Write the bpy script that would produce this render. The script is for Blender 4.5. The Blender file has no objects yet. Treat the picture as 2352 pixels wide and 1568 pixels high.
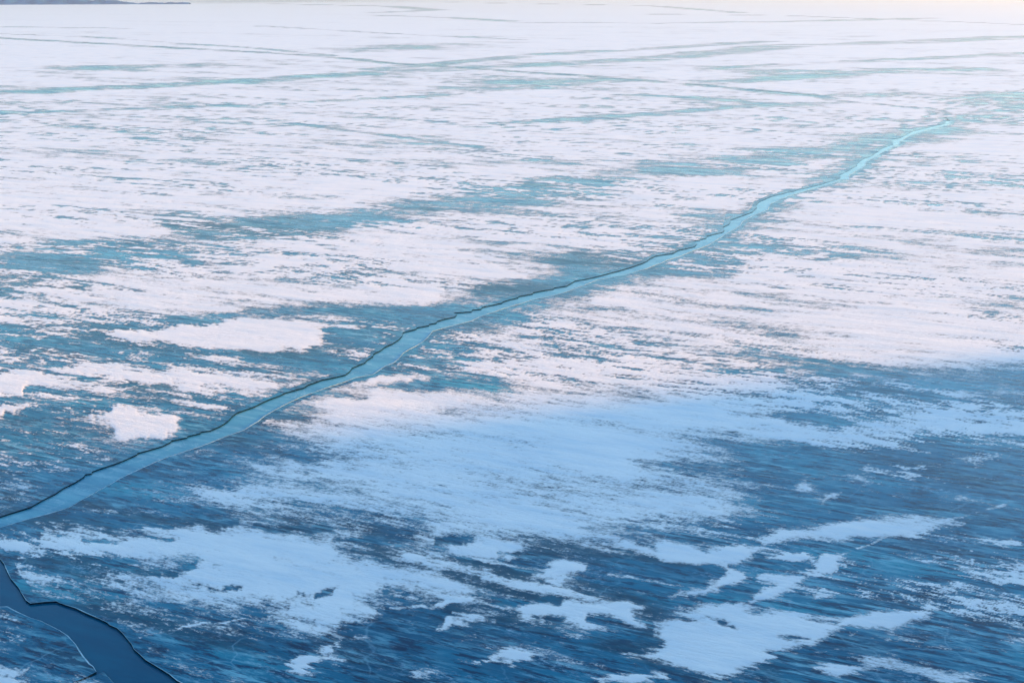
import bpy, math, random
import numpy as np
from mathutils import Vector
from mathutils.geometry import tessellate_polygon

# ------------------------------------------------------------------ camera, sky, sun, exposure
sc = bpy.context.scene
CAM_H = 40.0                      # the photographer stands on a bluff 40 m above the lake
PITCH = math.radians(15.85)
SUN_AZ = math.radians(76.0)       # to the right of the view direction
SUN_EL = math.radians(12.0)

cam = bpy.data.cameras.new('camera')
cam.sensor_width = 36.0
cam.lens = 18.0 / math.tan(math.radians(22.5))
cam.clip_start = 0.5
cam.clip_end = 60000.0
cam_o = bpy.data.objects.new('camera', cam)
sc.collection.objects.link(cam_o)
cam_o.location = (0, 0, CAM_H)
cam_o.rotation_euler = (math.pi / 2 - PITCH, 0, 0)
sc.camera = cam_o

world = bpy.data.worlds.new('World')
sc.world = world
world.use_nodes = True
wn = world.node_tree
wn.nodes.clear()
sky = wn.nodes.new('ShaderNodeTexSky')
sky.sky_type = 'NISHITA'
sky.sun_disc = False
sky.sun_elevation = SUN_EL
sky.sun_rotation = SUN_AZ
sky.altitude = 450
sky.air_density = 1.0
sky.dust_density = 0.7
sky.ozone_density = 2.2
tint = wn.nodes.new('ShaderNodeMix')
tint.data_type = 'RGBA'
tint.blend_type = 'MULTIPLY'
tint.inputs[0].default_value = 1.0
tint.inputs[7].default_value = (0.90, 1.03, 1.0, 1)
bg = wn.nodes.new('ShaderNodeBackground')
bg.inputs['Strength'].default_value = 0.15
wo = wn.nodes.new('ShaderNodeOutputWorld')
wn.links.new(sky.outputs[0], tint.inputs[6])
wn.links.new(tint.outputs[2], bg.inputs[0])
wn.links.new(bg.outputs[0], wo.inputs[0])

sun = bpy.data.lights.new('sun', 'SUN')
sun.energy = 3.4
sun.angle = math.radians(1.3)
sun.color = (1.0, 0.45, 0.06)
sun_o = bpy.data.objects.new('sun', sun)
sc.collection.objects.link(sun_o)
sdir = Vector((math.sin(SUN_AZ) * math.cos(SUN_EL), math.cos(SUN_AZ) * math.cos(SUN_EL), math.sin(SUN_EL)))
sun_o.rotation_euler = sdir.to_track_quat('Z', 'Y').to_euler()
sun_o.location = (300, 100, 200)

sc.view_settings.view_transform = 'Standard'
sc.view_settings.look = 'None'
sc.view_settings.gamma = 1.0
sc.view_settings.exposure = 1.50
sc.render.engine = 'CYCLES'
sc.cycles.use_denoising = True
sc.cycles.denoiser = 'OPENIMAGEDENOISE'
sc.cycles.denoising_input_passes = 'RGB_ALBEDO_NORMAL'
sc.cycles.denoising_prefilter = 'ACCURATE'
sc.cycles.max_bounces = 4

C = sc.collection

# ------------------------------------------------------------------ ground layout helpers
# survey marks were read off a 2352 x 1568 view; g() turns one into metres on the lake surface (z = 0)
FPX = 1176.0 / math.tan(math.radians(22.5))
SP, CP = math.sin(PITCH), math.cos(PITCH)
def g(px, py):
    a = (px - 1176.0) / FPX
    b = (py - 784.0) / FPX
    down = SP + b * CP
    fwd = CP - b * SP
    k = CAM_H / max(down, 0.0012)
    return (a * k, fwd * k)
def G(pts): return np.array([g(*p) for p in pts])
def Q1(*p): return [(.5 * x, .5 * y) for x, y in p]
def Q2(*p): return [(1176 + .5 * x, .5 * y) for x, y in p]
def Q3(*p): return [(.5 * x, 784.6 + .5 * y) for x, y in p]
def Q4(*p): return [(1176 + .5 * x, 784.6 + .5 * y) for x, y in p]

def sdf_poly(P, X, Y):
    """signed distance, positive inside"""
    d2 = np.full(X.shape, 1e18); ins = np.zeros(X.shape, bool)
    n = len(P)
    for i in range(n):
        ax, ay = P[i]; bx, by = P[(i + 1) % n]
        ex, ey = bx - ax, by - ay
        wx, wy = X - ax, Y - ay
        t = np.clip((wx * ex + wy * ey) / (ex * ex + ey * ey + 1e-12), 0, 1)
        d2 = np.minimum(d2, (wx - t * ex) ** 2 + (wy - t * ey) ** 2)
        if ay != by:
            c = ((ay > Y) != (by > Y)) & (X < (bx - ax) * (Y - ay) / (by - ay) + ax)
            ins ^= c
    d = np.sqrt(d2)
    return np.where(ins, d, -d)
def dist_line(P, X, Y):
    d2 = np.full(X.shape, 1e18)
    for i in range(len(P) - 1):
        ax, ay = P[i]; bx, by = P[i + 1]
        ex, ey = bx - ax, by - ay
        wx, wy = X - ax, Y - ay
        t = np.clip((wx * ex + wy * ey) / (ex * ex + ey * ey + 1e-12), 0, 1)
        d2 = np.minimum(d2, (wx - t * ex) ** 2 + (wy - t * ey) ** 2)
    return np.sqrt(d2)
def sstep(a, b, x):
    t = np.clip((x - a) / (b - a), 0, 1)
    return t * t * (3 - 2 * t)
def pnoise(x, y, seed):
    """2-D gradient noise, about -1..1"""
    xi = np.floor(x); yi = np.floor(y)
    fx = (x - xi).astype(np.float32); fy = (y - yi).astype(np.float32)
    xi = xi.astype(np.int64); yi = yi.astype(np.int64)
    def grad(ix, iy, dx, dy):
        h = (ix * 374761393 + iy * 668265263 + seed * 1442695041) & 0xffffffff
        h = ((h ^ (h >> 13)) * 1274126177) & 0xffffffff
        h = (h ^ (h >> 16)) & 0xffff
        a = (h.astype(np.float32)) * np.float32(2 * math.pi / 65536)
        return np.cos(a) * dx + np.sin(a) * dy
    u = fx * fx * fx * (fx * (fx * 6 - 15) + 10)
    v = fy * fy * fy * (fy * (fy * 6 - 15) + 10)
    n0 = grad(xi, yi, fx, fy); n1 = grad(xi + 1, yi, fx - 1, fy)
    a = n0 + u * (n1 - n0)
    n0 = grad(xi, yi + 1, fx, fy - 1); n1 = grad(xi + 1, yi + 1, fx - 1, fy - 1)
    b = n0 + u * (n1 - n0)
    return (a + v * (b - a)) * 1.5

def mesh_obj(name, verts, faces, mat, parent=None, smooth=False):
    me = bpy.data.meshes.new(name)
    me.from_pydata([tuple(v) for v in verts], [], faces)
    me.update()
    if smooth: me.shade_smooth()
    o = bpy.data.objects.new(name, me)
    C.objects.link(o)
    if mat: me.materials.append(mat)
    o.parent = parent
    return o
def grid_obj(name, co, quads, mat):
    me = bpy.data.meshes.new(name)
    nq = len(quads)
    me.vertices.add(len(co)); me.vertices.foreach_set('co', co.astype(np.float32).ravel())
    me.loops.add(nq * 4); me.loops.foreach_set('vertex_index', quads.astype(np.int32).ravel())
    me.polygons.add(nq)
    me.polygons.foreach_set('loop_start', np.arange(0, nq * 4, 4, dtype=np.int32))
    me.update(calc_edges=True)
    me.shade_smooth()
    me.materials.append(mat)
    o = bpy.data.objects.new(name, me)
    C.objects.link(o)
    return o
def tag(o, label=None, cat=None, group=None, kind=None):
    if label: o['label'] = label
    if cat: o['category'] = cat
    if group: o['group'] = group
    if kind: o['kind'] = kind
    return o

# ------------------------------------------------------------------ materials
WIND = math.radians(-24.0)        # streaks run right and a little towards the viewer
class NT:
    def __init__(s, name):
        s.m = bpy.data.materials.new(name); s.m.use_nodes = True
        s.t = s.m.node_tree; s.n = s.t.nodes; s.l = s.t.links
        s.b = s.n['Principled BSDF']
    def coords(s, su, sv):
        """metres along and across the wind, divided by the streak size"""
        tc = s.n.new('ShaderNodeTexCoord')
        r = s.n.new('ShaderNodeVectorRotate'); r.rotation_type = 'Z_AXIS'
        r.inputs['Angle'].default_value = -WIND
        s.l.new(tc.outputs['Object'], r.inputs['Vector'])
        mp = s.n.new('ShaderNodeVectorMath'); mp.operation = 'MULTIPLY'
        mp.inputs[1].default_value = (1 / su, 1 / sv, 1 / sv)
        s.l.new(r.outputs[0], mp.inputs[0])
        return mp.outputs[0]
    def noise(s, su, sv, detail=4, rough=.55, dist=0.0):
        n = s.n.new('ShaderNodeTexNoise'); n.noise_dimensions = '2D'
        n.inputs['Scale'].default_value = 1.0
        n.inputs['Detail'].default_value = detail; n.inputs['Roughness'].default_value = rough
        n.inputs['Distortion'].default_value = dist
        s.l.new(s.coords(su, sv), n.inputs['Vector'])
        return n.outputs['Fac']
    def ramp(s, fac, stops):
        r = s.n.new('ShaderNodeValToRGB')
        e = r.color_ramp.elements
        while len(e) < len(stops): e.new(0.5)
        for el, (p, c) in zip(e, stops):
            el.position = p; el.color = (*c, 1) if len(c) == 3 else c
        s.l.new(fac, r.inputs[0])
        return r.outputs[0]
    def mix(s, fac, a, b, blend='MIX'):
        m = s.n.new('ShaderNodeMix'); m.data_type = 'RGBA'; m.blend_type = blend
        for sock, v in ((m.inputs[0], fac), (m.inputs[6], a), (m.inputs[7], b)):
            if hasattr(v, 'links'): s.l.new(v, sock)
            elif isinstance(v, (int, float)): sock.default_value = v
            else: sock.default_value = (*v, 1)
        return m.outputs[2]
    def math(s, op, a, b):
        m = s.n.new('ShaderNodeMath'); m.operation = op
        for sock, v in ((m.inputs[0], a), (m.inputs[1], b)):
            if hasattr(v, 'links'): s.l.new(v, sock)
            else: sock.default_value = v
        return m.outputs[0]
    def bump(s, h, strength, dist, prev=None):
        b = s.n.new('ShaderNodeBump')
        b.inputs['Strength'].default_value = strength; b.inputs['Distance'].default_value = dist
        s.l.new(h, b.inputs['Height'])
        if prev: s.l.new(prev, b.inputs['Normal'])
        return b.outputs[0]
    def set(s, **k):
        for kk, v in k.items():
            sock = s.b.inputs[kk.replace('_', ' ')]
            if hasattr(v, 'links'): s.l.new(v, sock)
            elif isinstance(v, tuple): sock.default_value = (*v, 1)
            else: sock.default_value = v
        return s.m

def mat_snow():
    s = NT('wind_packed_snow')
    col = s.ramp(s.noise(12, 2.6, 6, .65), [(.32, (.74, .81, .88)), (.5, (.86, .88, .91)), (.7, (.93, .93, .94))])
    n1 = s.bump(s.noise(1.1, .22, 6, .75), .9, .10)
    n2 = s.bump(s.noise(6, 1.2, 5, .6), .5, .16, n1)
    at = s.n.new('ShaderNodeAttribute'); at.attribute_name = 'depth'
    g1 = s.math('MULTIPLY', s.math('SUBTRACT', s.noise(1.0, .22, 5, .7), .5), .75)
    g2 = s.math('MULTIPLY', s.math('SUBTRACT', s.noise(.30, .11, 3, .7), .5), .55)
    g3 = s.math('MULTIPLY', s.math('SUBTRACT', s.noise(8, 2.6, 6, .72), .5), .85)
    d = s.math('ADD', s.math('ADD', at.outputs['Fac'], g3), s.math('ADD', g1, g2))
    mr = s.n.new('ShaderNodeMapRange'); mr.interpolation_type = 'SMOOTHSTEP'
    mr.inputs['From Min'].default_value = -.12; mr.inputs['From Max'].default_value = .46
    s.l.new(d, mr.inputs['Value'])
    return s.set(Base_Color=col, Roughness=.5, Normal=n2, IOR=1.31, Alpha=mr.outputs[0])
def mat_ice():
    s = NT('old_lake_ice')
    streak = s.noise(3.4, .55, 7, .70, .35)
    broad = s.noise(24, 6, 6, .64)
    base = s.ramp(broad, [(.30, (.000, .032, .075)), (.43, (.000, .095, .18)), (.57, (.002, .155, .255)), (.75, (.018, .28, .37))])
    pale = s.ramp(streak, [(.49, (0, 0, 0)), (.60, (1, 1, 1))])  # frost streaks, with sky reflections on ripples painted into the colour
    fro = s.ramp(s.noise(16, 4, 6, .62), [(.38, (.12, .12, .12)), (.64, (1, 1, 1))])
    fac = s.math('MULTIPLY', s.math('MULTIPLY', pale, fro), .8)
    col = s.mix(fac, base, (.22, .49, .58))
    dark = s.ramp(s.noise(3.0, .55, 6, .72), [(.40, (.05, .18, .32)), (.49, (1, 1, 1))])  # dark half of the ripple pattern, painted into the colour too
    col = s.mix(1.0, col, dark, 'MULTIPLY')
    # windows of clear black ice
    tc = s.n.new('ShaderNodeTexCoord')
    wob_ = s.noise(7, 1.6, 5, .65)
    for (px, py), ru, rv in (((1010, 1300), 17, 3.2), ((1230, 1345), 15, 2.4), ((240, 1312), 8, 2.2), ((1090, 1395), 9, 2.2), ((1330, 1255), 10, 2.6), ((330, 1420), 12, 1.6), ((1560, 1500), 7, 2.5),
                             ((150, 1205), 9, 1.6), ((480, 1215), 12, 1.2), ((330, 890), 9, 5), ((300, 775), 16, 5), ((640, 800), 8, 6), ((480, 520), 30, 9), ((1180, 665), 14, 5), ((1340, 595), 16, 7), ((60, 650), 14, 6)):
        cx, cy = g(px, py)
        sub = s.n.new('ShaderNodeVectorMath'); sub.operation = 'SUBTRACT'; sub.inputs[1].default_value = (cx, cy, 0)
        s.l.new(tc.outputs['Object'], sub.inputs[0])
        rr = s.n.new('ShaderNodeVectorRotate'); rr.rotation_type = 'Z_AXIS'; rr.inputs['Angle'].default_value = -WIND
        s.l.new(sub.outputs[0], rr.inputs['Vector'])
        sc_ = s.n.new('ShaderNodeVectorMath'); sc_.operation = 'MULTIPLY'; sc_.inputs[1].default_value = (1 / ru, 1 / rv, 0)
        s.l.new(rr.outputs[0], sc_.inputs[0])
        ln = s.n.new('ShaderNodeVectorMath'); ln.operation = 'LENGTH'
        s.l.new(sc_.outputs[0], ln.inputs[0])
        q = s.math('ADD', ln.outputs['Value'], s.math('MULTIPLY', s.math('SUBTRACT', wob_, .5), 2.4))
        k = s.ramp(q, [(.45, (.75, .75, .75)), (1.0, (0, 0, 0))])
        col = s.mix(k, col, (.000, .040, .080))
    # powder blown over the ice
    grain = s.ramp(s.noise(.55, .22, 4, .75), [(.50, (0, 0, 0)), (.62, (1, 1, 1))])
    where = s.ramp(s.noise(11, 3.2, 6, .7), [(.54, (0, 0, 0)), (.70, (1, 1, 1))])
    col = s.mix(s.math('MULTIPLY', s.math('MULTIPLY', grain, where), .5), col, (.55, .72, .84))
    # healed fractures
    v = s.n.new('ShaderNodeTexVoronoi'); v.voronoi_dimensions = '2D'; v.feature = 'DISTANCE_TO_EDGE'
    v.inputs['Scale'].default_value = 1.0
    wv_ = s.n.new('ShaderNodeVectorMath'); wv_.operation = 'ADD'
    nz = s.n.new('ShaderNodeTexNoise'); nz.noise_dimensions = '2D'; nz.inputs['Scale'].default_value = 2.0
    cc = s.coords(9, 7)
    s.l.new(cc, nz.inputs['Vector']); s.l.new(cc, wv_.inputs[0])
    sm = s.n.new('ShaderNodeVectorMath'); sm.operation = 'SCALE'; sm.inputs['Scale'].default_value = .35
    nz.inputs['Detail'].default_value = 5
    s.l.new(nz.outputs['Color'], sm.inputs[0]); s.l.new(sm.outputs[0], wv_.inputs[1])
    s.l.new(wv_.outputs[0], v.inputs['Vector'])
    line = s.ramp(v.outputs['Distance'], [(.0, (1, 1, 1)), (.014, (0, 0, 0))])
    gate = s.ramp(s.noise(14, 9, 4, .6), [(.44, (0, 0, 0)), (.62, (1, 1, 1))])
    col = s.mix(s.math('MULTIPLY', s.math('MULTIPLY', line, gate), .25), col, (.40, .66, .78))
    h1 = s.bump(streak, .3, .025)
    h2 = s.bump(s.noise(9, 1.8, 4, .55), .3, .05, h1)
    rough = s.ramp(fro, [(0, (.15, .15, .15)), (1, (.35, .35, .35))])
    return s.set(Base_Color=col, Roughness=rough, Normal=h2, IOR=1.33, Specular_Tint=(.05, .7, 1.0))
def mat_new_ice():
    s = NT('smooth_refrozen_lead')
    col = s.ramp(s.noise(10, 2.2, 7, .7), [(.30, (.02, .17, .28)), (.5, (.045, .25, .36)), (.72, (.12, .37, .46))])
    fl = s.ramp(s.noise(5, .8, 7, .75), [(.52, (0, 0, 0)), (.66, (1, 1, 1))])
    col = s.mix(s.math('MULTIPLY', fl, .45), col, (.30, .52, .60))
    v = s.n.new('ShaderNodeTexVoronoi'); v.voronoi_dimensions = '2D'; v.feature = 'DISTANCE_TO_EDGE'; v.inputs['Scale'].default_value = 1.0
    ad = s.n.new('ShaderNodeVectorMath'); ad.operation = 'ADD'
    nz = s.n.new('ShaderNodeTexNoise'); nz.noise_dimensions = '2D'; nz.inputs['Scale'].default_value = 2.5; nz.inputs['Detail'].default_value = 5
    cc = s.coords(5, 4)
    s.l.new(cc, nz.inputs['Vector']); s.l.new(cc, ad.inputs[0]); s.l.new(nz.outputs['Color'], ad.inputs[1]); s.l.new(ad.outputs[0], v.inputs['Vector'])
    ln = s.ramp(v.outputs['Distance'], [(0, (1, 1, 1)), (.018, (0, 0, 0))])
    col = s.mix(s.math('MULTIPLY', ln, .35), col, (.45, .62, .68))
    n = s.bump(s.noise(1.1, .25, 5, .6), .2, .012)
    return s.set(Base_Color=col, Roughness=.22, Normal=n, IOR=1.5, Specular_Tint=(.3, .8, 1.0))
def mat_water():
    s = NT('dark_open_channel')
    col = s.ramp(s.noise(5, 1.2, 7, .65), [(.35, (.000, .070, .140)), (.7, (.000, .095, .170))])
    n = s.bump(s.noise(.8, .2, 5, .6), .15, .010)
    return s.set(Base_Color=col, Roughness=.12, Normal=n, IOR=1.31, Specular_Tint=(.03, .6, 1.0))
def mat_wall():
    s = NT('wet_clear_ice_wall')
    col = s.ramp(s.noise(.6, .6, 3), [(.3, (.001, .010, .022)), (.7, (.004, .030, .055))])
    return s.set(Base_Color=col, Roughness=.6, IOR=1.1)
def mat_frost():
    s = NT('rim_frost')
    col = s.ramp(s.noise(.5, .5, 3), [(.3, (.22, .42, .52)), (.7, (.50, .68, .76))])
    return s.set(Base_Color=col, Roughness=.6)
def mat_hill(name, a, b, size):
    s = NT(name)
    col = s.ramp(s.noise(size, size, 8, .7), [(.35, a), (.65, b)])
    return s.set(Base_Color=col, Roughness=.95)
SNOW, ICE, NEW, WATER, WALL, FROST = mat_snow(), mat_ice(), mat_new_ice(), mat_water(), mat_wall(), mat_frost()
HILL = mat_hill('bare_cape_slope', (.10, .10, .09), (.42, .44, .46), 14)
SHORE = mat_hill('far_shore_haze_blue', (.000, .07, .24), (.004, .15, .42), 30)  # blue of distant haze and shade put into the base colour

# ------------------------------------------------------------------ the leads: survey of both rims
L1N = [(-420, 1330), (-250, 1278), (-110, 1228), (0, 1190), (70, 1168), (126, 1138), (171, 1112), (193, 1098), (195, 1093), (210, 1091), (212, 1086), (235, 1078), (266, 1068),
       (314, 1047), (316, 1044), (348, 1035), (392, 1018), (394, 1015), (429, 1008), (431, 1005), (460, 998), (461, 995), (482, 992), (507, 981), (530, 963), (532, 960), (561, 945),
       (603, 927), (621, 919), (677, 899), (724, 881), (761, 871), (792, 864), (808, 848), (839, 835), (842, 830), (856, 821), (858, 815), (873, 808), (901, 792),
       (915, 783), (925, 766), (956, 758), (957, 755), (985, 750), (986, 747), (1002, 744), (1004, 740), (1021, 735), (1045, 730), (1049, 724), (1041, 721), (1083, 718), (1084, 714), (1105, 712),
       (1107, 708), (1153, 698), (1155, 695), (1190, 686), (1191, 683), (1223, 677), (1225, 674), (1271, 666), (1273, 663), (1301, 659), (1321, 647), (1369, 638), (1402, 629), (1442, 618),
       (1475, 607), (1506, 590), (1545, 584), (1557, 577), (1596, 568), (1600, 562), (1593, 555), (1622, 549), (1624, 544), (1660, 535),
       (1664, 531), (1660, 524), (1674, 517), (1678, 507), (1700, 499), (1728, 489), (1739, 479), (1737, 472), (1744, 465), (1772, 453),
       (1845, 435), (1890, 424), (1929, 411), (1927, 403), (1948, 394), (1968, 382), (1974, 373), (1985, 365), (2002, 359), (2019, 347),
       (2030, 340), (2052, 333), (2049, 321), (2061, 320), (2083, 310), (2097, 302), (2136, 293), (2170, 285), (2173, 278)]
L1S = [(-62, 1236), (-30, 1222), (0, 1211), (56, 1194), (112, 1179), (157, 1166), (193, 1145), (233, 1123), (280, 1096), (336, 1070), (392, 1047), (460, 1025), (519, 1002),
       (561, 987), (593, 967), (621, 947), (649, 932), (691, 912), (721, 901), (761, 887), (789, 878), (817, 867), (856, 860), (873, 848),
       (915, 825), (926, 811), (957, 794), (979, 778), (993, 761), (1027, 751), (1083, 737), (1103, 727), (1153, 710), (1190, 699),
       (1223, 688), (1265, 680), (1307, 668), (1349, 652), (1371, 643), (1433, 632), (1489, 616), (1531, 598), (1559, 590), (1587, 578),
       (1629, 562), (1657, 544), (1700, 518), (1705, 509), (1728, 496), (1764, 481), (1770, 468), (1812, 450), (1882, 430), (1891, 427.5),
       (1931, 413.5), (1951, 412), (1950, 404), (1971, 391), (1988, 380), (1988, 373), (2010, 360.5), (2041, 342), (2066, 331), (2066, 326),
       (2091, 311), (2128, 300), (2181, 286), (2183, 278)]
L2N = [(-62, 1236), (-24, 1262), (0, 1287), (14, 1311), (34, 1343), (50, 1367), (60, 1383), (70, 1390), (129, 1385), (140, 1390), (174, 1401), (196, 1412), (227, 1425),
       (247, 1434.5), (251, 1439), (269, 1447), (291.5, 1471), (308, 1496), (334, 1520), (359, 1535), (387, 1552), (406, 1568), (452, 1598), (560, 1690), (640, 1790)]
L2S = [(-420, 1440), (-200, 1410), (0, 1392.5), (17, 1392.5), (42, 1405), (70, 1418), (95, 1426), (112, 1434.5), (137, 1447), (157, 1460), (174, 1479), (191, 1505), (207, 1524), (214, 1529), (221, 1541)]
CRU = [(221, 1542), (196, 1555), (168, 1566), (140, 1578), (60, 1612), (-40, 1700)]
CRL = [(238, 1540), (224, 1548), (196, 1559.5), (171, 1569), (145, 1582), (66, 1618), (-30, 1706)]
FLO = [(249.5, 1555), (261, 1568), (286, 1604), (330, 1680), (380, 1790)]
# hairline crack that runs on from the end of the lead to the far left
CR1 = [(2178, 274), (2160, 262), (2150, 254), (2114, 248.5), (2010, 239), (1912, 230), (1878, 220), (1700, 205), (1560, 192), (1470, 185), (1300, 172), (1040, 155), (900, 146), (770, 132), (580, 120), (300, 105), (0, 88), (-600, 56)]

rng = np.random.RandomState(7)
def rough_line(pts, amp, step):
    """metres; break a rim into short jogs"""
    out = []
    P = G(pts)
    for i in range(len(P) - 1):
        a, b = P[i], P[i + 1]
        L = np.hypot(*(b - a)); d = math.hypot(*a)
        st = step * max(1, d / 120.0)
        n = max(1, min(12, int(L / st)))
        nrm = np.array([-(b - a)[1], (b - a)[0]]) / (L + 1e-9)
        for k in range(n):
            q = a + (b - a) * (k / n)
            if k: q = q + nrm * rng.uniform(-amp, amp)
            out.append(q)
    out.append(P[-1])
    return out
def lift(pts, k):
    out = []
    for x, y in pts:
        d = math.hypot(*g(x, y)); out.append((x, y - k * 110 / d))
    return out
L1N = lift(L1N, 4); L2N = L2N[:1] + lift(L2N[1:], 4)
n1 = rough_line(L1N, .24, 1.0); s1 = rough_line(L1S, .10, 1.2)
n2 = rough_line(L2N, .07, .7); s2 = rough_line(L2S, .06, .7)
cu, cl, fl = rough_line(CRU, .03, .8), rough_line(CRL, .03, .8), rough_line(FLO, .05, .7)
c1 = [np.array(g(*p)) for p in CR1]
c1far = [p + np.array([0.0, 1.2 + .0012 * np.hypot(*p)]) for p in c1]

FAR = 26000.0
north = n1 + c1 + [np.array((-6000.0, c1[-1][1])), np.array((-6000.0, n1[0][1]))]
main = s1[::-1] + n2 + [np.array((60.0, 8.0)), np.array((900.0, 8.0)), np.array((16000.0, 900.0)), np.array((16000.0, FAR)), np.array((-16000.0, FAR)),
        np.array((-16000.0, c1far[-1][1])), ] + c1far[::-1]
west = s2 + cu + [np.array((-120.0, g(-40, 1700)[1])), np.array((-120.0, g(-420, 1440)[1]))]
floe = cl[::-1] + fl + [np.array((-40.0, 45.0)), np.array((-60.0, g(-30, 1706)[1]))]

THICK = 0.62
def plate(name, outline, label):
    P = [np.array(p, float) for p in outline]
    a = sum(P[i][0] * P[(i + 1) % len(P)][1] - P[(i + 1) % len(P)][0] * P[i][1] for i in range(len(P)))
    if a < 0: P = P[::-1]
    n = len(P)
    tris = tessellate_polygon([[Vector((p[0], p[1], 0)) for p in P]])
    top = []
    for t in tris:
        a, b, c = (P[i] for i in t)
        top.append(t if (b[0] - a[0]) * (c[1] - a[1]) - (b[1] - a[1]) * (c[0] - a[0]) > 0 else t[::-1])
    root = mesh_obj(name, [(p[0], p[1], 0.0) for p in P], top, ICE)
    wv = []; wf = []
    for i in range(n):
        wv += [(P[i][0], P[i][1], -.003), (P[i][0], P[i][1], -THICK)]
    for i in range(n):
        j = (i + 1) % n
        wf.append((2 * i, 2 * i + 1, 2 * j + 1, 2 * j))
    mesh_obj('broken_edge', wv, wf, WALL, root)
    tag(root, label, 'ice sheet')
    return root
FB = .13                              # freeboard of the sheets
lake = mesh_obj('lake_water', [(-16000, 10, -FB), (16000, 10, -FB), (16000, FAR, -FB), (-16000, FAR, -FB)], [(0, 1, 2, 3)], WATER)
tag(lake, kind='structure')
k0 = [i for i, p in enumerate(n1) if p[0] > g(-115, 1230)[0]][0]
ring = n1[k0:] + s1[::-1]
new_ice = mesh_obj('refrozen_lead', [(p[0], p[1], -FB + .012) for p in ring], [], NEW)
me = bpy.data.meshes.new('refrozen_lead')
me.from_pydata([(p[0], p[1], -FB + .012 + (FB - .055) * float(sstep(130, 300, np.hypot(*p)))) for p in ring], [], [t if (ring[t[1]][0] - ring[t[0]][0]) * (ring[t[2]][1] - ring[t[0]][1]) - (ring[t[1]][1] - ring[t[0]][1]) * (ring[t[2]][0] - ring[t[0]][0]) > 0 else t[::-1]
                for t in tessellate_polygon([[Vector((p[0], p[1], 0)) for p in ring]])])
me.materials.append(NEW); new_ice.data = me
tag(new_ice, kind='structure')
pl_main = plate('ice_sheet', main, 'vast frozen lake sheet filling the right, the distance and the foreground')
pl_north = plate('ice_sheet', north, 'snow-streaked ice sheet on the upper left side of the long diagonal lead')
pl_west = plate('ice_sheet', west, 'cracked blue ice sheet in the bottom left corner beside the dark channel')
pl_floe = plate('ice_floe', floe, 'small pointed floe at the bottom edge below the short black crack')

# pale frost rims standing on the near edges of the channels
def rim(line, parent, w, h, side):
    V = []; F = []
    m = len(line)
    for i, p in enumerate(line):
        a = line[max(0, i - 1)]; b = line[min(m - 1, i + 1)]
        t = (b - a) / (np.hypot(*(b - a)) + 1e-9)
        nrm = np.array([-t[1], t[0]]) * side
        gate_ = float(sstep(-.25, .35, pnoise(np.array([p[0] / 5.0]), np.array([p[1] / 5.0]), 63)))
        k = (.06 + gate_ * (.35 + 1.1 * rng.rand())) * (1 + np.hypot(*p) / 500)
        ww = w * k; hh = h * (.5 + rng.rand())
        for off, z in ((-.01, .002), (.12 * ww, hh), (.5 * ww, .8 * hh), (ww, -.004)):
            q = p + nrm * off
            V.append((q[0], q[1], z))
        if i:
            o = 4 * (i - 1)
            for k2 in range(3): F.append((o + k2, o + k2 + 1, o + k2 + 5, o + k2 + 4))
    mesh_obj('frost_rim', V, F, FROST, parent, True)
rim(s1[2:150], pl_main, .06, .025, -1)
rim(n2[2:], pl_main, .06, .02, 1)
rim(s2[3:], pl_west, .06, .025, -1)
rim(fl, pl_floe, .10, .04, -1)

# ------------------------------------------------------------------ snow: cover map
NR, NCOL = 900, 1400
dep = np.linspace(math.radians(33.5), math.radians(0.30), NR)
az = np.linspace(math.radians(-30), math.radians(30), NCOL)
rad = CAM_H / np.tan(dep)
R, A = np.meshgrid(rad, az, indexing='ij')
X = R / np.cos(A) * np.sin(A) * .999
Y = R * 1.0
D = np.hypot(X, Y)
U = X * math.cos(WIND) + Y * math.sin(WIND)
V = -X * math.sin(WIND) + Y * math.cos(WIND)
dR = np.abs(np.gradient(rad))[:, None] * np.ones_like(X)

SC = np.maximum(D / 120, .6)
wu = pnoise(U / (14 * SC), V / (1.5 * SC), 51) * 1.5 + pnoise(U / (6 * SC), V / (.6 * SC), 52) * .9 + pnoise(U / (2.5 * SC), V / (.25 * SC), 55) * .45
wv = pnoise(U / (7 * SC), V / (3 * SC), 53) * .7 + pnoise(U / (2 * SC), V / (1 * SC), 54) * .3
wu *= SC; wv *= SC
XW = X + wu * math.cos(WIND) - wv * math.sin(WIND)
YW = Y + wu * math.sin(WIND) + wv * math.cos(WIND)
cover = np.full(X.shape, 0.50)
calm = np.zeros(X.shape)                     # 1 = smooth deep drift, 0 = ragged crust
def paint(pts, val, feather=.02, smooth=None):
    P = G(pts)
    m = .06 * np.hypot(P[:, 0], P[:, 1]).max() + 2
    r0 = np.searchsorted(-dep, -math.atan2(CAM_H, max(P[:, 1].min() - m, 1)))
    r1 = np.searchsorted(-dep, -math.atan2(CAM_H, P[:, 1].max() + m)) + 1
    sl = slice(max(0, r0 - 1), r1)
    x, y = XW[sl], YW[sl]
    d = sdf_poly(P, x, y)
    f = 1.8 * feather * D[sl] * (1 + D[sl] / 400)
    k = sstep(-f, f, d)
    cover[sl] = cover[sl] * (1 - k) + val * k
    if smooth is not None: calm[sl] = calm[sl] * (1 - k) + smooth * k
    return d, sl
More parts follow.
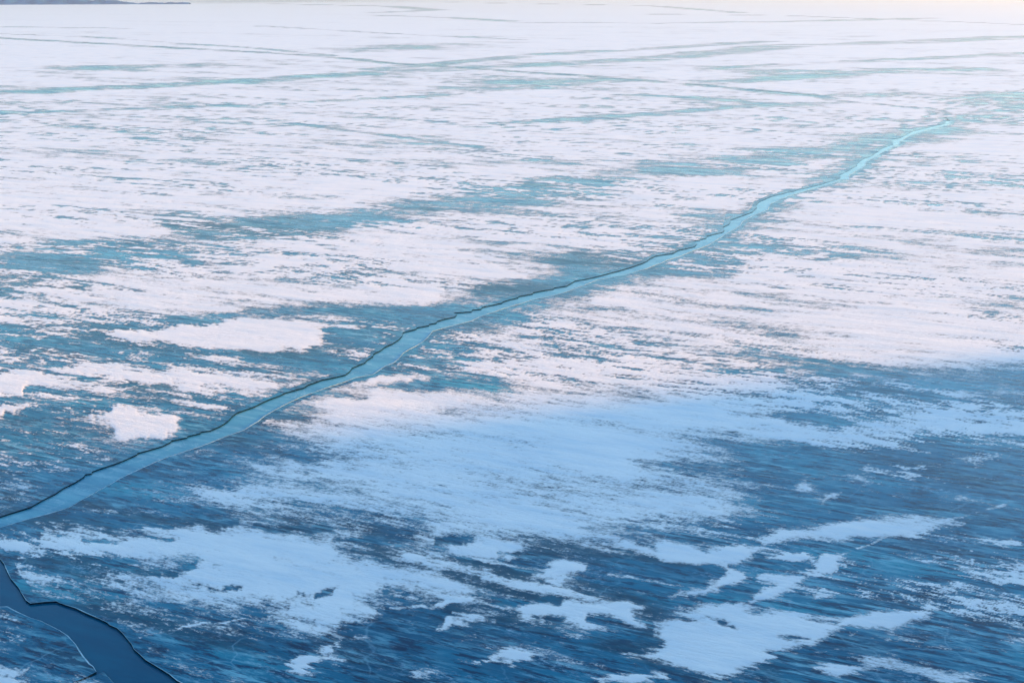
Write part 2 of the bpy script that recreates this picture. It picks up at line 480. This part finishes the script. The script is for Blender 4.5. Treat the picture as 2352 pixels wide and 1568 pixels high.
def paint_line(pts, val, w, feather=1.0):
    P = G(pts)
    y0, y1 = P[:, 1].min() * .9, P[:, 1].max() * 1.15
    r0 = np.searchsorted(-dep, -math.atan2(CAM_H, y0)); r1 = np.searchsorted(-dep, -math.atan2(CAM_H, y1)) + 1
    sl = slice(max(0, r0 - 1), r1)
    d = dist_line(P, X[sl], YW[sl] * .6 + Y[sl] * .4)
    ww = .62 * w * np.maximum(D[sl] / 300, .3)
    k = 1 - sstep(ww * .5, ww * (.5 + feather), d)
    cover[sl] = cover[sl] * (1 - k) + val * k

# broad zones
paint([(-400, 1010), (300, 1010), (640, 1010), (900, 960), (1400, 930), (1800, 880), (2100, 870), (2800, 830), (2800, 1800), (-400, 1800)], -.30, .03)
paint([(-300, 760), (120, 745), (230, 758), (330, 790), (560, 815), (740, 795), (690, 740), (560, 720), (740, 695), (930, 700), (1100, 655), (1240, 640), (1330, 650), (1290, 690), (1180, 730),
       (1010, 780), (1100, 800), (1060, 850), (1130, 890), (960, 905), (760, 960), (640, 1000), (640, 1030), (480, 1090), (420, 1150), (300, 1165), (150, 1200), (60, 1225), (-300, 1300)], -.13, .012)
paint([(20, 790), (130, 770), (330, 740), (600, 715), (730, 722), (560, 742), (330, 765), (620, 800), (700, 830), (400, 835), (100, 830)], -.40, .01)
paint([(1650, 880), (1900, 885), (2200, 905), (2600, 905), (2600, 1010), (2300, 1010), (1900, 1010), (1700, 1000)], .26, .02)
# old refrozen band across the middle
paint([(-300, 650), (60, 585), (190, 560), (230, 545), (330, 540), (480, 510), (560, 500), (640, 485), (760, 490), (900, 460), (1040, 445), (1150, 420), (1350, 395), (1500, 375), (1700, 355),
       (1900, 330), (2080, 300), (2200, 270), (2352, 235), (2600, 195), (2600, 245), (2352, 285), (2230, 310), (2100, 330), (2000, 350), (1850, 370), (1700, 395), (1560, 410), (1400, 440),
       (1230, 475), (1150, 490), (1000, 490), (900, 505), (800, 520), (700, 545), (560, 570), (640, 580), (420, 585), (330, 600), (200, 620), (110, 655), (-300, 730)], -.05, .012)
# wind-scoured corridor along the upper lead
paint([(1290, 610), (1400, 590), (1470, 590), (1600, 550), (1570, 535), (1650, 505), (1720, 480), (1790, 445), (1900, 410), (1990, 350), (2090, 300), (2170, 285), (2220, 270), (2190, 310), (2080, 350), (1990, 400), (1920, 430),
       (1840, 455), (1770, 490), (1810, 505), (1720, 540), (1760, 560), (1690, 620), (1560, 640), (1400, 650), (1330, 690), (1240, 700), (1150, 740), (1100, 720), (1200, 680)], -.07, .010)
# scoured patches and old leads in the distance
for pts in ([(60, 160), (200, 152), (430, 148), (420, 156), (260, 162), (200, 168), (90, 165)],
            [(790, 112), (950, 102), (1110, 98), (1050, 106), (900, 114), (800, 120)],
            [(1010, 204), (1200, 188), (1400, 178), (1480, 184), (1300, 196), (1100, 210)],
            [(1100, 175), (1300, 185), (1440, 182), (1200, 200), (1020, 205)],
            [(2190, 225), (2290, 210), (2450, 205), (2450, 235), (2300, 240), (2200, 245)],
            [(1700, 160), (1900, 158), (2000, 160), (1850, 165), (1720, 166)],
            [(1950, 218), (2080, 210), (2150, 212), (2050, 222)],
            [(1460, 218), (1600, 222), (1800, 235), (1900, 245), (1700, 240), (1560, 228)],
            [(1250, 600), (1330, 575), (1500, 570), (1560, 590), (1400, 620), (1300, 620)],
            [(1560, 490), (1700, 483), (1740, 500), (1620, 508)],
            [(1700, 420), (1800, 430), (1850, 440), (1760, 452), (1700, 440)],
            [(1690, 545), (1780, 548), (1815, 565), (1720, 570)],
            [(1600, 600), (1690, 600), (1690, 625), (1570, 635)],
            [(1700, 700), (1780, 705), (1720, 712), (1640, 705)],
            [(1560, 735), (1740, 742), (1900, 765), (1960, 772), (1800, 770), (1640, 755)],
            [(340, 0), (900, -4), (940, 3), (600, 6), (460, 8)]):
    paint(pts, .02, .008)
for pts, w in (([(-300, 225), (0, 213), (300, 200), (500, 190), (850, 168), (1180, 152), (1500, 136), (1800, 105), (2100, 97), (2352, 86), (2600, 76)], 11),
               ([(1560, 122), (1800, 108), (2100, 95), (2400, 84)], 4),
               ([(860, 160), (1250, 125), (1500, 112), (1760, 95)], 7),
               ([(1620, 158), (1850, 146), (2100, 136), (2400, 122)], 7),
               ([(1640, 190), (1900, 172), (2100, 160), (2250, 160)], 9),
               ([(0, 262), (300, 250), (600, 240), (1000, 220)], 5),
               ([(1150, 284), (1350, 272), (1500, 262), (1700, 245), (1900, 236)], 6),
               ([(1180, 52), (1500, 54), (1800, 50), (2050, 45), (2150, 42)], 6),
               ([(860, 36), (1050, 42), (1180, 50)], 5),
               ([(1500, 33), (1800, 36), (2352, 57)], 4),
               ([(640, 10), (900, 15), (1000, 24), (860, 30)], 6),
               ([(1040, 6), (1500, 14), (1700, 30)], 4),
               ([(0, 62), (150, 64), (300, 66)], 4), ([(0, 78), (200, 85), (400, 99), (600, 112), (760, 128)], 3),
               ([(600, 60), (900, 78), (1200, 92)], 3),
               ([(580, 270), (700, 288), (850, 306), (1000, 325), (1100, 338)], 3.0),
               ([(1470, 218), (1600, 226), (1760, 238)], 4)):
    paint_line(pts, .06, w)
paint_line(CR1[1:], -.02, 4)

# distinct drifts and fields: (name, category, points, value, feather, smooth, label)
DR = []
def drift(label, pts, val=.62, feather=.006, smooth=.85, name='snow_drift', cat='snow drift'):
    DR.append((label, pts, val, feather, smooth, name, cat))
drift('broad pale snow field across the middle right, below the sunlit edge',
      [(640, 1005), (760, 965), (960, 950), (1150, 930), (1400, 900), (1700, 895), (1850, 905), (1900, 930), (1740, 960), (1700, 985), (1640, 1010), (1600, 1040), (1480, 1060), (1560, 1090), (1680, 1120), (1720, 1170),
       (1640, 1210), (1400, 1222), (1350, 1250), (1100, 1240), (960, 1255), (900, 1235), (940, 1215), (800, 1198), (600, 1190), (520, 1175), (430, 1140), (480, 1110), (560, 1080), (700, 1060), (640, 1030)], .50, .025, .35, 'snow_field', 'snow field')
drift('wide snow field in the lower left with dark bare eyes',
      Q3((0, 930), (90, 910), (230, 890), (330, 865), (520, 880), (640, 870), (790, 845), (1000, 850), (1150, 860), (1290, 870), (1400, 880), (1540, 895), (1620, 920), (1620, 975), (1750, 1000), (1850, 1030), (1960, 1050),
         (2050, 1085), (2150, 1150), (2050, 1150), (1900, 1110), (1800, 1130), (1790, 1160), (1700, 1180), (1800, 1210), (1790, 1260), (1650, 1290), (1550, 1340), (1400, 1330), (1350, 1290), (1250, 1240), (1340, 1200), (1150, 1190),
         (950, 1180), (700, 1140), (740, 1110), (400, 1090), (560, 1070), (700, 1075), (880, 1020), (760, 1005), (640, 1020), (300, 985), (240, 1000), (80, 1030), (50, 1010), (130, 970), (100, 940)), .56, .014, .5, 'snow_field', 'snow field')
drift('long pale snow strip reaching the right edge, above green-tinted ice',
      Q4((1050, 400), (1250, 390), (1450, 400), (1530, 385), (1700, 350), (1900, 330), (2100, 360), (2330, 350), (2480, 350), (2480, 410), (2290, 430), (2150, 430), (2000, 430), (1900, 440), (1800, 480), (1650, 485), (1500, 480), (1300, 460), (1100, 450)), .66, .018, .6)
drift('white splat-shaped drift alone on blue ice, left of the diagonal lead',
      Q3((412, 345), (460, 330), (495, 305), (570, 292), (640, 305), (670, 315), (665, 335), (760, 335), (770, 370), (780, 400), (740, 415), (720, 435), (650, 445), (575, 458), (530, 445), (510, 425), (525, 410), (470, 390), (440, 365)), .7, .004, .85)
drift('wedge of white snow entering from the left edge, tapering right',
      Q3((-260, 150), (80, 150), (200, 155), (310, 175), (250, 195), (170, 205), (120, 225), (70, 245), (-260, 240)), .7, .005, .9)
drift('smaller white wedge on the left edge under the larger one',
      Q3((-260, 290), (60, 292), (140, 305), (80, 322), (40, 340), (-260, 345)), .7, .005, .9)
drift('long thin white streak of snow above the splat-shaped drift',
      Q3((280, 130), (340, 120), (420, 135), (560, 130), (680, 140), (800, 138), (960, 145), (1100, 160), (1250, 190), (1300, 205), (1180, 215), (1050, 200), (900, 190), (750, 175), (620, 170), (500, 170), (420, 150)), .66, .005, .7)
drift('ragged snow streak just right below the long thin streak',
      Q3((720, 215), (850, 200), (960, 200), (1100, 205), (1230, 225), (1200, 245), (1050, 235), (950, 240), (830, 255), (760, 235)), .3, .006, .2)
drift('sliver of snow beside the lead, right of the splat-shaped drift',
      Q3((870, 282), (930, 283), (1000, 300), (960, 305), (900, 295)), .6, .004, .8)
drift('large smooth pink-white tongue of snow left of the lead bend',
      [(240, 768), (330, 757), (420, 750), (540, 728), (660, 730), (740, 755), (735, 790), (600, 808), (450, 800), (330, 785)], .7, .006, .9)
drift('thin snow lens under the pink-white tongue',
      Q3((840, 60), (950, 52), (1080, 65), (1100, 85), (960, 90), (870, 75)), .6, .004, .8)
drift('oval snow patch right of the lead with ragged lower edge',
      Q3((1440, 275), (1560, 260), (1700, 250), (1800, 255), (1880, 280), (1870, 310), (1720, 330), (1560, 325), (1470, 310)), .55, .006, .6)
drift('small leaf-shaped drift touching the right rim of the lead',
      Q3((1690, 180), (1740, 165), (1830, 145), (1960, 150), (1920, 170), (1830, 190), (1730, 195)), .6, .005, .75)
drift('curled hook of snow near the bottom, left of centre',
      Q3((1325, 1505), (1340, 1470), (1380, 1445), (1470, 1440), (1560, 1450), (1480, 1465), (1450, 1490), (1420, 1510), (1470, 1530), (1400, 1528), (1340, 1515)), .7, .004, .9)
drift('narrow snow finger just above the curled hook',
      Q3((1440, 1410), (1500, 1395), (1570, 1375), (1530, 1400), (1500, 1425), (1450, 1425)), .6, .004, .8)
drift('tiny bright snow dash above the narrow finger',
      Q3((1615, 1355), (1650, 1345), (1710, 1362), (1640, 1365)), .6, .004, .8)
drift('ragged two-armed snow patch at bottom centre left on dark ice',
      Q3((1980, 1320), (2060, 1260), (2130, 1270), (2110, 1255), (2200, 1260), (2230, 1285), (2120, 1285), (2130, 1310), (2060, 1320)), .6, .004, .7)
drift('slim snow spindle between the snow field and the two-armed patch',
      Q3((1950, 1215), (2070, 1190), (2065, 1205), (2030, 1218)), .6, .004, .8)
drift('angular snow scrap at bottom centre on dark ice',
      [(1105, 1518), (1145, 1500), (1176, 1490), (1185, 1488), (1210, 1500), (1232, 1507), (1200, 1518), (1176, 1530), (1155, 1516)], .6, .004, .7)
drift('flat snow chip near the bottom edge, left of the angular scrap',
      Q3((1880, 1525), (1920, 1516), (1985, 1535), (1920, 1542)), .6, .004, .8)
drift('biggest bright snow patch in the lower right, broad and lobed',
      Q4((570, 1445), (640, 1425), (700, 1370), (720, 1310), (760, 1290), (830, 1290), (870, 1300), (800, 1250), (900, 1210), (980, 1195), (1060, 1200), (1110, 1240), (1180, 1245), (1300, 1240), (1380, 1275), (1500, 1290), (1550, 1305),
         (1500, 1330), (1440, 1370), (1330, 1395), (1230, 1420), (1170, 1450), (1110, 1490), (960, 1535), (880, 1520), (780, 1490), (730, 1470), (640, 1455)), .66, .006, .8)
drift('smooth pillow of snow at the tip of the biggest lower right patch',
      Q4((1560, 1300), (1650, 1255), (1760, 1245), (1850, 1250), (1920, 1240), (1960, 1200), (1990, 1240), (1940, 1280), (1880, 1280), (1850, 1310), (1750, 1325), (1640, 1310)), .64, .005, .85)
drift('pair of linked crescent drifts low in the middle',
      Q4((0, 1215), (60, 1205), (150, 1215), (210, 1225), (240, 1200), (330, 1200), (430, 1210), (480, 1195), (560, 1200), (610, 1215), (590, 1240), (600, 1280), (650, 1310), (560, 1305), (450, 1260), (430, 1240), (350, 1250),
         (320, 1290), (380, 1310), (280, 1290), (250, 1270), (130, 1260), (30, 1250), (100, 1290), (20, 1265)), .64, .004, .85)
drift('bright arrowhead of snow on dark ice above the crescent drifts',
      Q4((90, 1080), (160, 1060), (190, 1050), (150, 1030), (190, 1015), (250, 1005), (350, 1025), (310, 1050), (250, 1070), (150, 1082)), .66, .004, .9)
drift('faint dusting of snow under the bright arrowhead',
      Q4((140, 1110), (200, 1090), (260, 1085), (240, 1110), (200, 1130)), .3, .004, .4)
drift('rounded fan of snow with one dark slit, below the broad field',
      [(1040, 1268), (1080, 1245), (1120, 1240), (1170, 1250), (1182, 1265), (1160, 1280), (1120, 1287), (1070, 1277)], .62, .005, .85)
drift('zigzag chain of crescent drifts in the lower right',
      Q4((460, 920), (500, 915), (560, 930), (650, 940), (700, 965), (690, 940), (740, 915), (770, 930), (830, 945), (870, 970), (930, 950), (1010, 940), (1060, 930), (1110, 945), (1090, 980), (1060, 1010), (1000, 1030), (1090, 1050),
         (1080, 1090), (1000, 1110), (920, 1130), (880, 1160), (780, 1170), (800, 1145), (870, 1135), (900, 1090), (970, 1065), (960, 1050), (900, 1025), (820, 1030), (740, 1010), (690, 985), (620, 965), (510, 950)), .62, .004, .8)
drift('small wave-topped drift right of the zigzag chain',
      Q4((1190, 990), (1230, 975), (1290, 980), (1350, 960), (1375, 980), (1360, 1005), (1300, 1010)), .64, .004, .85)
drift('blocky drift beside the wave-topped one, farther right',
      Q4((1390, 975), (1440, 955), (1500, 965), (1560, 975), (1530, 1010), (1550, 1040), (1500, 1070), (1420, 1065), (1350, 1050), (1380, 1020)), .64, .004, .85)
drift('swallow-tailed drift below the wave-topped one',
      Q4((1110, 1060), (1160, 1045), (1220, 1055), (1390, 1070), (1330, 1100), (1300, 1130), (1200, 1165), (1100, 1185), (1130, 1150), (1190, 1110), (1130, 1090)), .62, .004, .85)
drift('thin snow smear right of the swallow-tailed drift',
      Q4((1360, 1130), (1440, 1130), (1530, 1160), (1480, 1170), (1380, 1165)), .45, .005, .6)
drift('long flat bank of snow across the right, above the zigzag chain',
      Q4((1130, 900), (1230, 850), (1350, 850), (1480, 835), (1650, 820), (1780, 800), (1900, 800), (2000, 820), (2150, 830), (2130, 860), (2000, 880), (1850, 905), (1650, 910), (1560, 920), (1400, 905), (1250, 920), (1170, 930)), .55, .006, .75)
drift('little square snow patch on rippled ice, right of the broad field',
      Q4((1300, 650), (1350, 635), (1400, 655), (1380, 675), (1320, 675)), .55, .004, .7)
drift('snow wisp below the little square patch',
      Q4((1390, 715), (1450, 695), (1540, 690), (1500, 720), (1420, 740)), .55, .005, .7)
drift('broken snow strip on rippled ice under the right-hand strip',
      Q4((1600, 585), (1700, 575), (1760, 590), (1800, 580), (1890, 590), (1870, 630), (1820, 640), (1800, 610), (1700, 605)), .45, .006, .6)
drift('hazy snow patch near the right edge on rippled green ice',
      Q4((2070, 540), (2150, 520), (2250, 520), (2290, 550), (2200, 560)), .5, .006, .7)
drift('rounded snow patch at far right just inside the shade',
      Q4((2010, 240), (2100, 230), (2200, 235), (2150, 270), (2080, 285)), .5, .006, .75)
drift('small blunt drift near the right edge below the flat bank',
      Q4((2200, 925), (2230, 905), (2310, 900), (2320, 930), (2250, 940)), .55, .004, .8)
drift('grainy snow patch on the right edge, two thirds down',
      Q4((2040, 1110), (2100, 1060), (2200, 1040), (2300, 1020), (2480, 1020), (2480, 1120), (2330, 1140), (2250, 1140), (2180, 1110), (2100, 1125)), .36, .008, .4)
drift('long drift along the bottom edge, right side',
      Q4((1410, 1505), (1470, 1475), (1600, 1445), (1750, 1440), (1860, 1465), (1950, 1490), (2050, 1510), (2180, 1530), (2150, 1567), (2050, 1600), (1800, 1530), (1650, 1510), (1600, 1530), (1500, 1560), (1460, 1540)), .5, .006, .6)
drift('torn grainy snow in the lower right corner',
      Q4((1980, 1190), (2150, 1180), (2300, 1175), (2500, 1180), (2500, 1400), (2310, 1380), (2340, 1320), (2330, 1280), (2200, 1270), (2100, 1260), (2020, 1220)), .22, .008, .2)
drift('low flat drift cut by the bottom edge, right of centre',
      Q4((390, 1545), (500, 1540), (560, 1525), (640, 1520), (690, 1535), (640, 1555), (550, 1565), (400, 1565)), .58, .004, .7)
drift('bright snow scraps on the bottom left ice sheet',
      Q3((-260, 1485), (50, 1490), (160, 1475), (100, 1500), (60, 1530), (120, 1540), (60, 1580), (-260, 1590)), .38, .004, .3)
drift('grainy dusting of snow beside the corner of the dark channel',
      Q3((80, 1070), (150, 1065), (240, 1090), (330, 1110), (210, 1120), (110, 1110)), .12, .005, .1)
owner = np.full(X.shape, -1, np.int32)
# thin streaks of blown snow
for pts, v_, w_ in (([(940, 1278), (1050, 1305), (1180, 1340), (1300, 1365), (1420, 1392)], .16, 2.2),
                    ([(1040, 1268), (1120, 1290), (1260, 1312)], .05, 1.0),
                    ([(1400, 1318), (1480, 1332), (1600, 1352)], .10, 1.0),
                    ([(1700, 1385), (1800, 1405), (1960, 1425)], .10, 1.4),
                    ([(1560, 1520), (1700, 1512), (1850, 1498), (1930, 1490)], .05, .7),
                    ([(1880, 1292), (1990, 1255), (2080, 1215), (2180, 1195), (2290, 1165), (2400, 1118)], .10, .7),
                    ([(900, 1398), (1000, 1388), (1080, 1378)], .08, 1.0),
                    ([(300, 1470), (420, 1440), (560, 1420)], .02, .6)):
    paint_line(pts, v_, w_, 1.5)
for i, (label, pts, val, fe, sm, nm, cat) in enumerate(DR):
    d, sl = paint(pts, val, fe, sm)
    owner[sl] = np.where(d > -.012 * D[sl], i, owner[sl])
# bare eyes and slits inside the snow
for q in (Q3((150, 1010), (300, 990), (480, 985), (700, 1010), (590, 1030), (700, 1050), (880, 1020), (860, 1050), (730, 1080), (480, 1060), (250, 1040)),
          Q3((820, 1105), (900, 1115), (960, 1130), (1000, 1115), (1090, 1120), (1040, 1140), (900, 1130)),
          Q3((1400, 1150), (1560, 1130), (1500, 1165), (1400, 1170)),
          Q3((500, 800), (850, 795), (1050, 820), (1040, 845), (800, 850), (500, 840), (300, 820)),
          Q3((1170, 852), (1290, 855), (1270, 870)), Q3((1290, 840), (1450, 845), (1530, 865), (1350, 865)),
          Q3((1600, 900), (1700, 880), (1860, 910), (1740, 925), (1560, 910)), Q3((1990, 905), (2130, 902), (2100, 932), (1980, 932)),
          Q4((870, 1265), (950, 1275), (1030, 1310), (950, 1300)), Q4((1230, 1345), (1350, 1355), (1280, 1365)),
          Q4((1200, 330), (1350, 325), (1500, 340), (1640, 370), (1500, 385), (1300, 350)),
          [(1130, 1271), (1170, 1269), (1160, 1275)],
          Q3((500, 882), (640, 890), (760, 905), (640, 905)), Q3((410, 912), (580, 920), (500, 925))):
    paint(q, -.45, .004, 0)
# no snow on the channels
lead_a = np.array(n1[::1] + s1[::-1]); lead_b = np.array(n2 + fl[::-1] + cl[:1] + s2[::-1])
near = slice(0, int(np.searchsorted(-dep, -math.radians(4.5))))
dl = np.maximum(sdf_poly(lead_a[::2], X[near], Y[near]), sdf_poly(lead_b[::2], X[near], Y[near]))
cover[near] = np.where(dl > -.5 - .002 * D[near], np.minimum(cover[near], -.4 - 2.5 * sstep(-.5, 0, dl)), cover[near])

# ------------------------------------------------------------------ snow: thickness and relief
def octv(lu, lv, seed):
    w = np.clip(lv / (.6 * dR) - .3, 0, 1)
    return pnoise(U / lu + 17.3 * seed, V / lv + 5.1 * seed, seed) * w
wob = pnoise(U / 30, V / 14, 91) * 4
U, V = U + wob, V + .35 * wob
o0 = octv(420, 120, 1); o0b = octv(150, 44, 8); o1 = octv(60, 16, 2); o2 = octv(22, 5.5, 3); o3 = octv(8, 1.9, 4); o4 = octv(3.0, .7, 5); o5 = octv(1.1, .30, 6); o6 = octv(.40, .16, 7); o7 = octv(.18, .08, 9)
ragged = sstep(-.25, .35, pnoise(U / 75, V / 26, 21) + .5 * pnoise(U / 22, V / 8, 22))      # where the crust is broken up
core = calm * sstep(.25, .55, cover)
rag = (1 - .8 * core) * (.5 + .9 * ragged) * (1 + .7 * sstep(110, 260, D) * (1 - sstep(500, 900, D)))
t = cover + .14 * o0 + .16 * o0b + (.30 * o1 + .34 * o2) * (1 - .7 * calm) + rag * (.38 * o3 + .38 * o4 + .36 * o5 + .32 * o6 + .22 * o7)
farfade = sstep(300, 1200, D)
t += farfade * .08
tp = np.maximum(t, 0)
Z = .004 + 2.5e-5 * D + .045 * (1 - np.exp(-1.8 * tp)) + np.clip(tp * 3, 0, 1) * (.014 * o2 + .016 * o3 + .012 * o4 + .006 * o5 + .002 * o6)
Z += .03 * core * (1 - np.exp(-5 * tp))
Z = np.maximum(Z, .004 + 2.5e-5 * D)
co = np.stack([X, Y, Z], -1).reshape(-1, 3)
tf = t.ravel().astype(np.float32)
idx = np.arange(NR * NCOL).reshape(NR, NCOL)
quads = np.stack([idx[:-1, :-1], idx[:-1, 1:], idx[1:, 1:], idx[1:, :-1]], -1).reshape(-1, 4)
keep = (t.ravel()[quads] > -.30).any(1)
quads = quads[keep]
own = owner.ravel()[quads].max(1)
def sub(name, q):
    u, inv = np.unique(q, return_inverse=True)
    o = grid_obj(name, co[u], inv.reshape(q.shape), SNOW)
    o.data.attributes.new('depth', 'FLOAT', 'POINT').data.foreach_set('value', tf[u])
    return o
o = sub('snow_cover', quads[own < 0])
tag(o, 'ragged wind-blown snow crust scattered over the frozen lake', 'snow', kind='stuff')
for i, (label, pts, val, fe, sm, nm, cat) in enumerate(DR):
    q = quads[own == i]
    if len(q) < 4: continue
    o = sub(nm, q)
    tag(o, label, cat, group='snow fields on the ice' if nm == 'snow_field' else 'snow drifts on the ice')

# ------------------------------------------------------------------ land
def ridge(name, a, b, prof, width, mat, kind, seed, n=90, m=26, rough=6):
    """a hill along a-b; prof(s) gives the crest height, width(s) the half width"""
    a, b = np.array(a, float), np.array(b, float)
    L = np.hypot(*(b - a)); t_ = (b - a) / L; nr = np.array([-t_[1], t_[0]])
    Vv = []; F = []
    for i in range(n):
        s_ = i / (n - 1)
        h, w = prof(s_ * L), width(s_ * L)
        for j in range(m):
            k = -1 + 2 * j / (m - 1)
            p = a + t_ * (s_ * L) + nr * (k * w)
            f = (1 - abs(k)) ** .9
            z = h * f
            e = min(1.0, h / 20) * min(1, f * 3)
            z += rough * e * float(pnoise(np.array([p[0] / 35]), np.array([p[1] / 35]), seed)[0] + .5 * pnoise(np.array([p[0] / 13]), np.array([p[1] / 13]), seed + 1)[0])
            Vv.append((p[0], p[1], z - 1.0))
    for i in range(n - 1):
        for j in range(m - 1):
            F.append((i * m + j, i * m + j + 1, (i + 1) * m + j + 1, (i + 1) * m + j))
    o = mesh_obj(name, Vv, F, mat, None, True)
    tag(o, kind=kind)
    return o
# steep cape to the right of the frame: its shade lies over the near ice
su = np.array([math.sin(SUN_AZ), math.cos(SUN_AZ)]); pr = np.array([su[1], -su[0]])
E = np.array([0, 117.0]) + su * 480
CREST = 104.0
def prof(s):
    s -= 150
    return max(0.0, min(165.0, CREST + s * 3.0 + (0 if s < 60 else 0)))
ridge('cape_hillside', E - pr * 150, E + pr * 560, prof, lambda s: 60 + 120 * min(1, prof(s) / 120), HILL, 'structure', 11, n=120, m=30, rough=4)
# low wooded shore far away at the upper left; its waterline
sa, sb = np.array(g(-1400, 14.5)), np.array(g(430, 10.5))
SL = float(np.hypot(*(sb - sa)))
wid = lambda s_: 12 + 260 * min(1, (SL + 5 - s_) / 1500)
ridge('far_shore', sa + np.array((0, 265)), sb + np.array((0, 30)), lambda s_: max(.8, 120 * min(1, (SL - s_) / 2600) + 3 * math.sin(s_ / 60)), wid, SHORE, 'structure', 31, n=200, m=14, rough=12)
# unseen bluff behind the camera, added to block sky and darken the near ice
bv = []; bf = []
nx_, prof_b = 60, [(26, -1), (14, 9), (5, 24), (-3, 37.5), (-25, 41), (-60, 62), (-110, 96), (-170, 120), (-260, 118)]
for i_ in range(nx_):
    x_ = -420 + 840 * i_ / (nx_ - 1)
    for j_, (y_, z_) in enumerate(prof_b):
        k_ = float(pnoise(np.array([x_ / 40 + j_]), np.array([j_ * .9]), 77)[0])
        e_ = 0 if abs(x_) < 25 else 1
        bv.append((x_, y_ - abs(x_) * .12 + 5 * k_ * e_, z_ + (4 * k_ * e_ if 0 < j_ else 0)))
m_ = len(prof_b)
for i_ in range(nx_ - 1):
    for j_ in range(m_ - 1):
        bf.append((i_ * m_ + j_, i_ * m_ + j_ + 1, (i_ + 1) * m_ + j_ + 1, (i_ + 1) * m_ + j_))
tag(mesh_obj('unseen_bluff', bv, bf, HILL, None, False), kind='structure')
# ------------------------------------------------------------------ winter haze over the lake
hz = bpy.data.materials.new('thin_ice_haze'); hz.use_nodes = True
hz.node_tree.nodes.clear()
vol = hz.node_tree.nodes.new('ShaderNodeVolumePrincipled')
vol.inputs['Color'].default_value = (1, 1, .93, 1)
vol.inputs['Density'].default_value = 0.00012
vol.inputs['Anisotropy'].default_value = 0.55
ho = hz.node_tree.nodes.new('ShaderNodeOutputMaterial')
hz.node_tree.links.new(vol.outputs[0], ho.inputs['Volume'])
hx, y0, y1, z0, z1 = 16500.0, -400.0, FAR + 300, -2.0, 190.0
hv = [(x, y, z) for z in (z0, z1) for x, y in ((-hx, y0), (hx, y0), (hx, y1), (-hx, y1))]
haze = mesh_obj('haze', hv, [(0, 3, 2, 1), (4, 5, 6, 7), (0, 1, 5, 4), (1, 2, 6, 5), (2, 3, 7, 6), (3, 0, 4, 7)], hz)
tag(haze, kind='stuff')
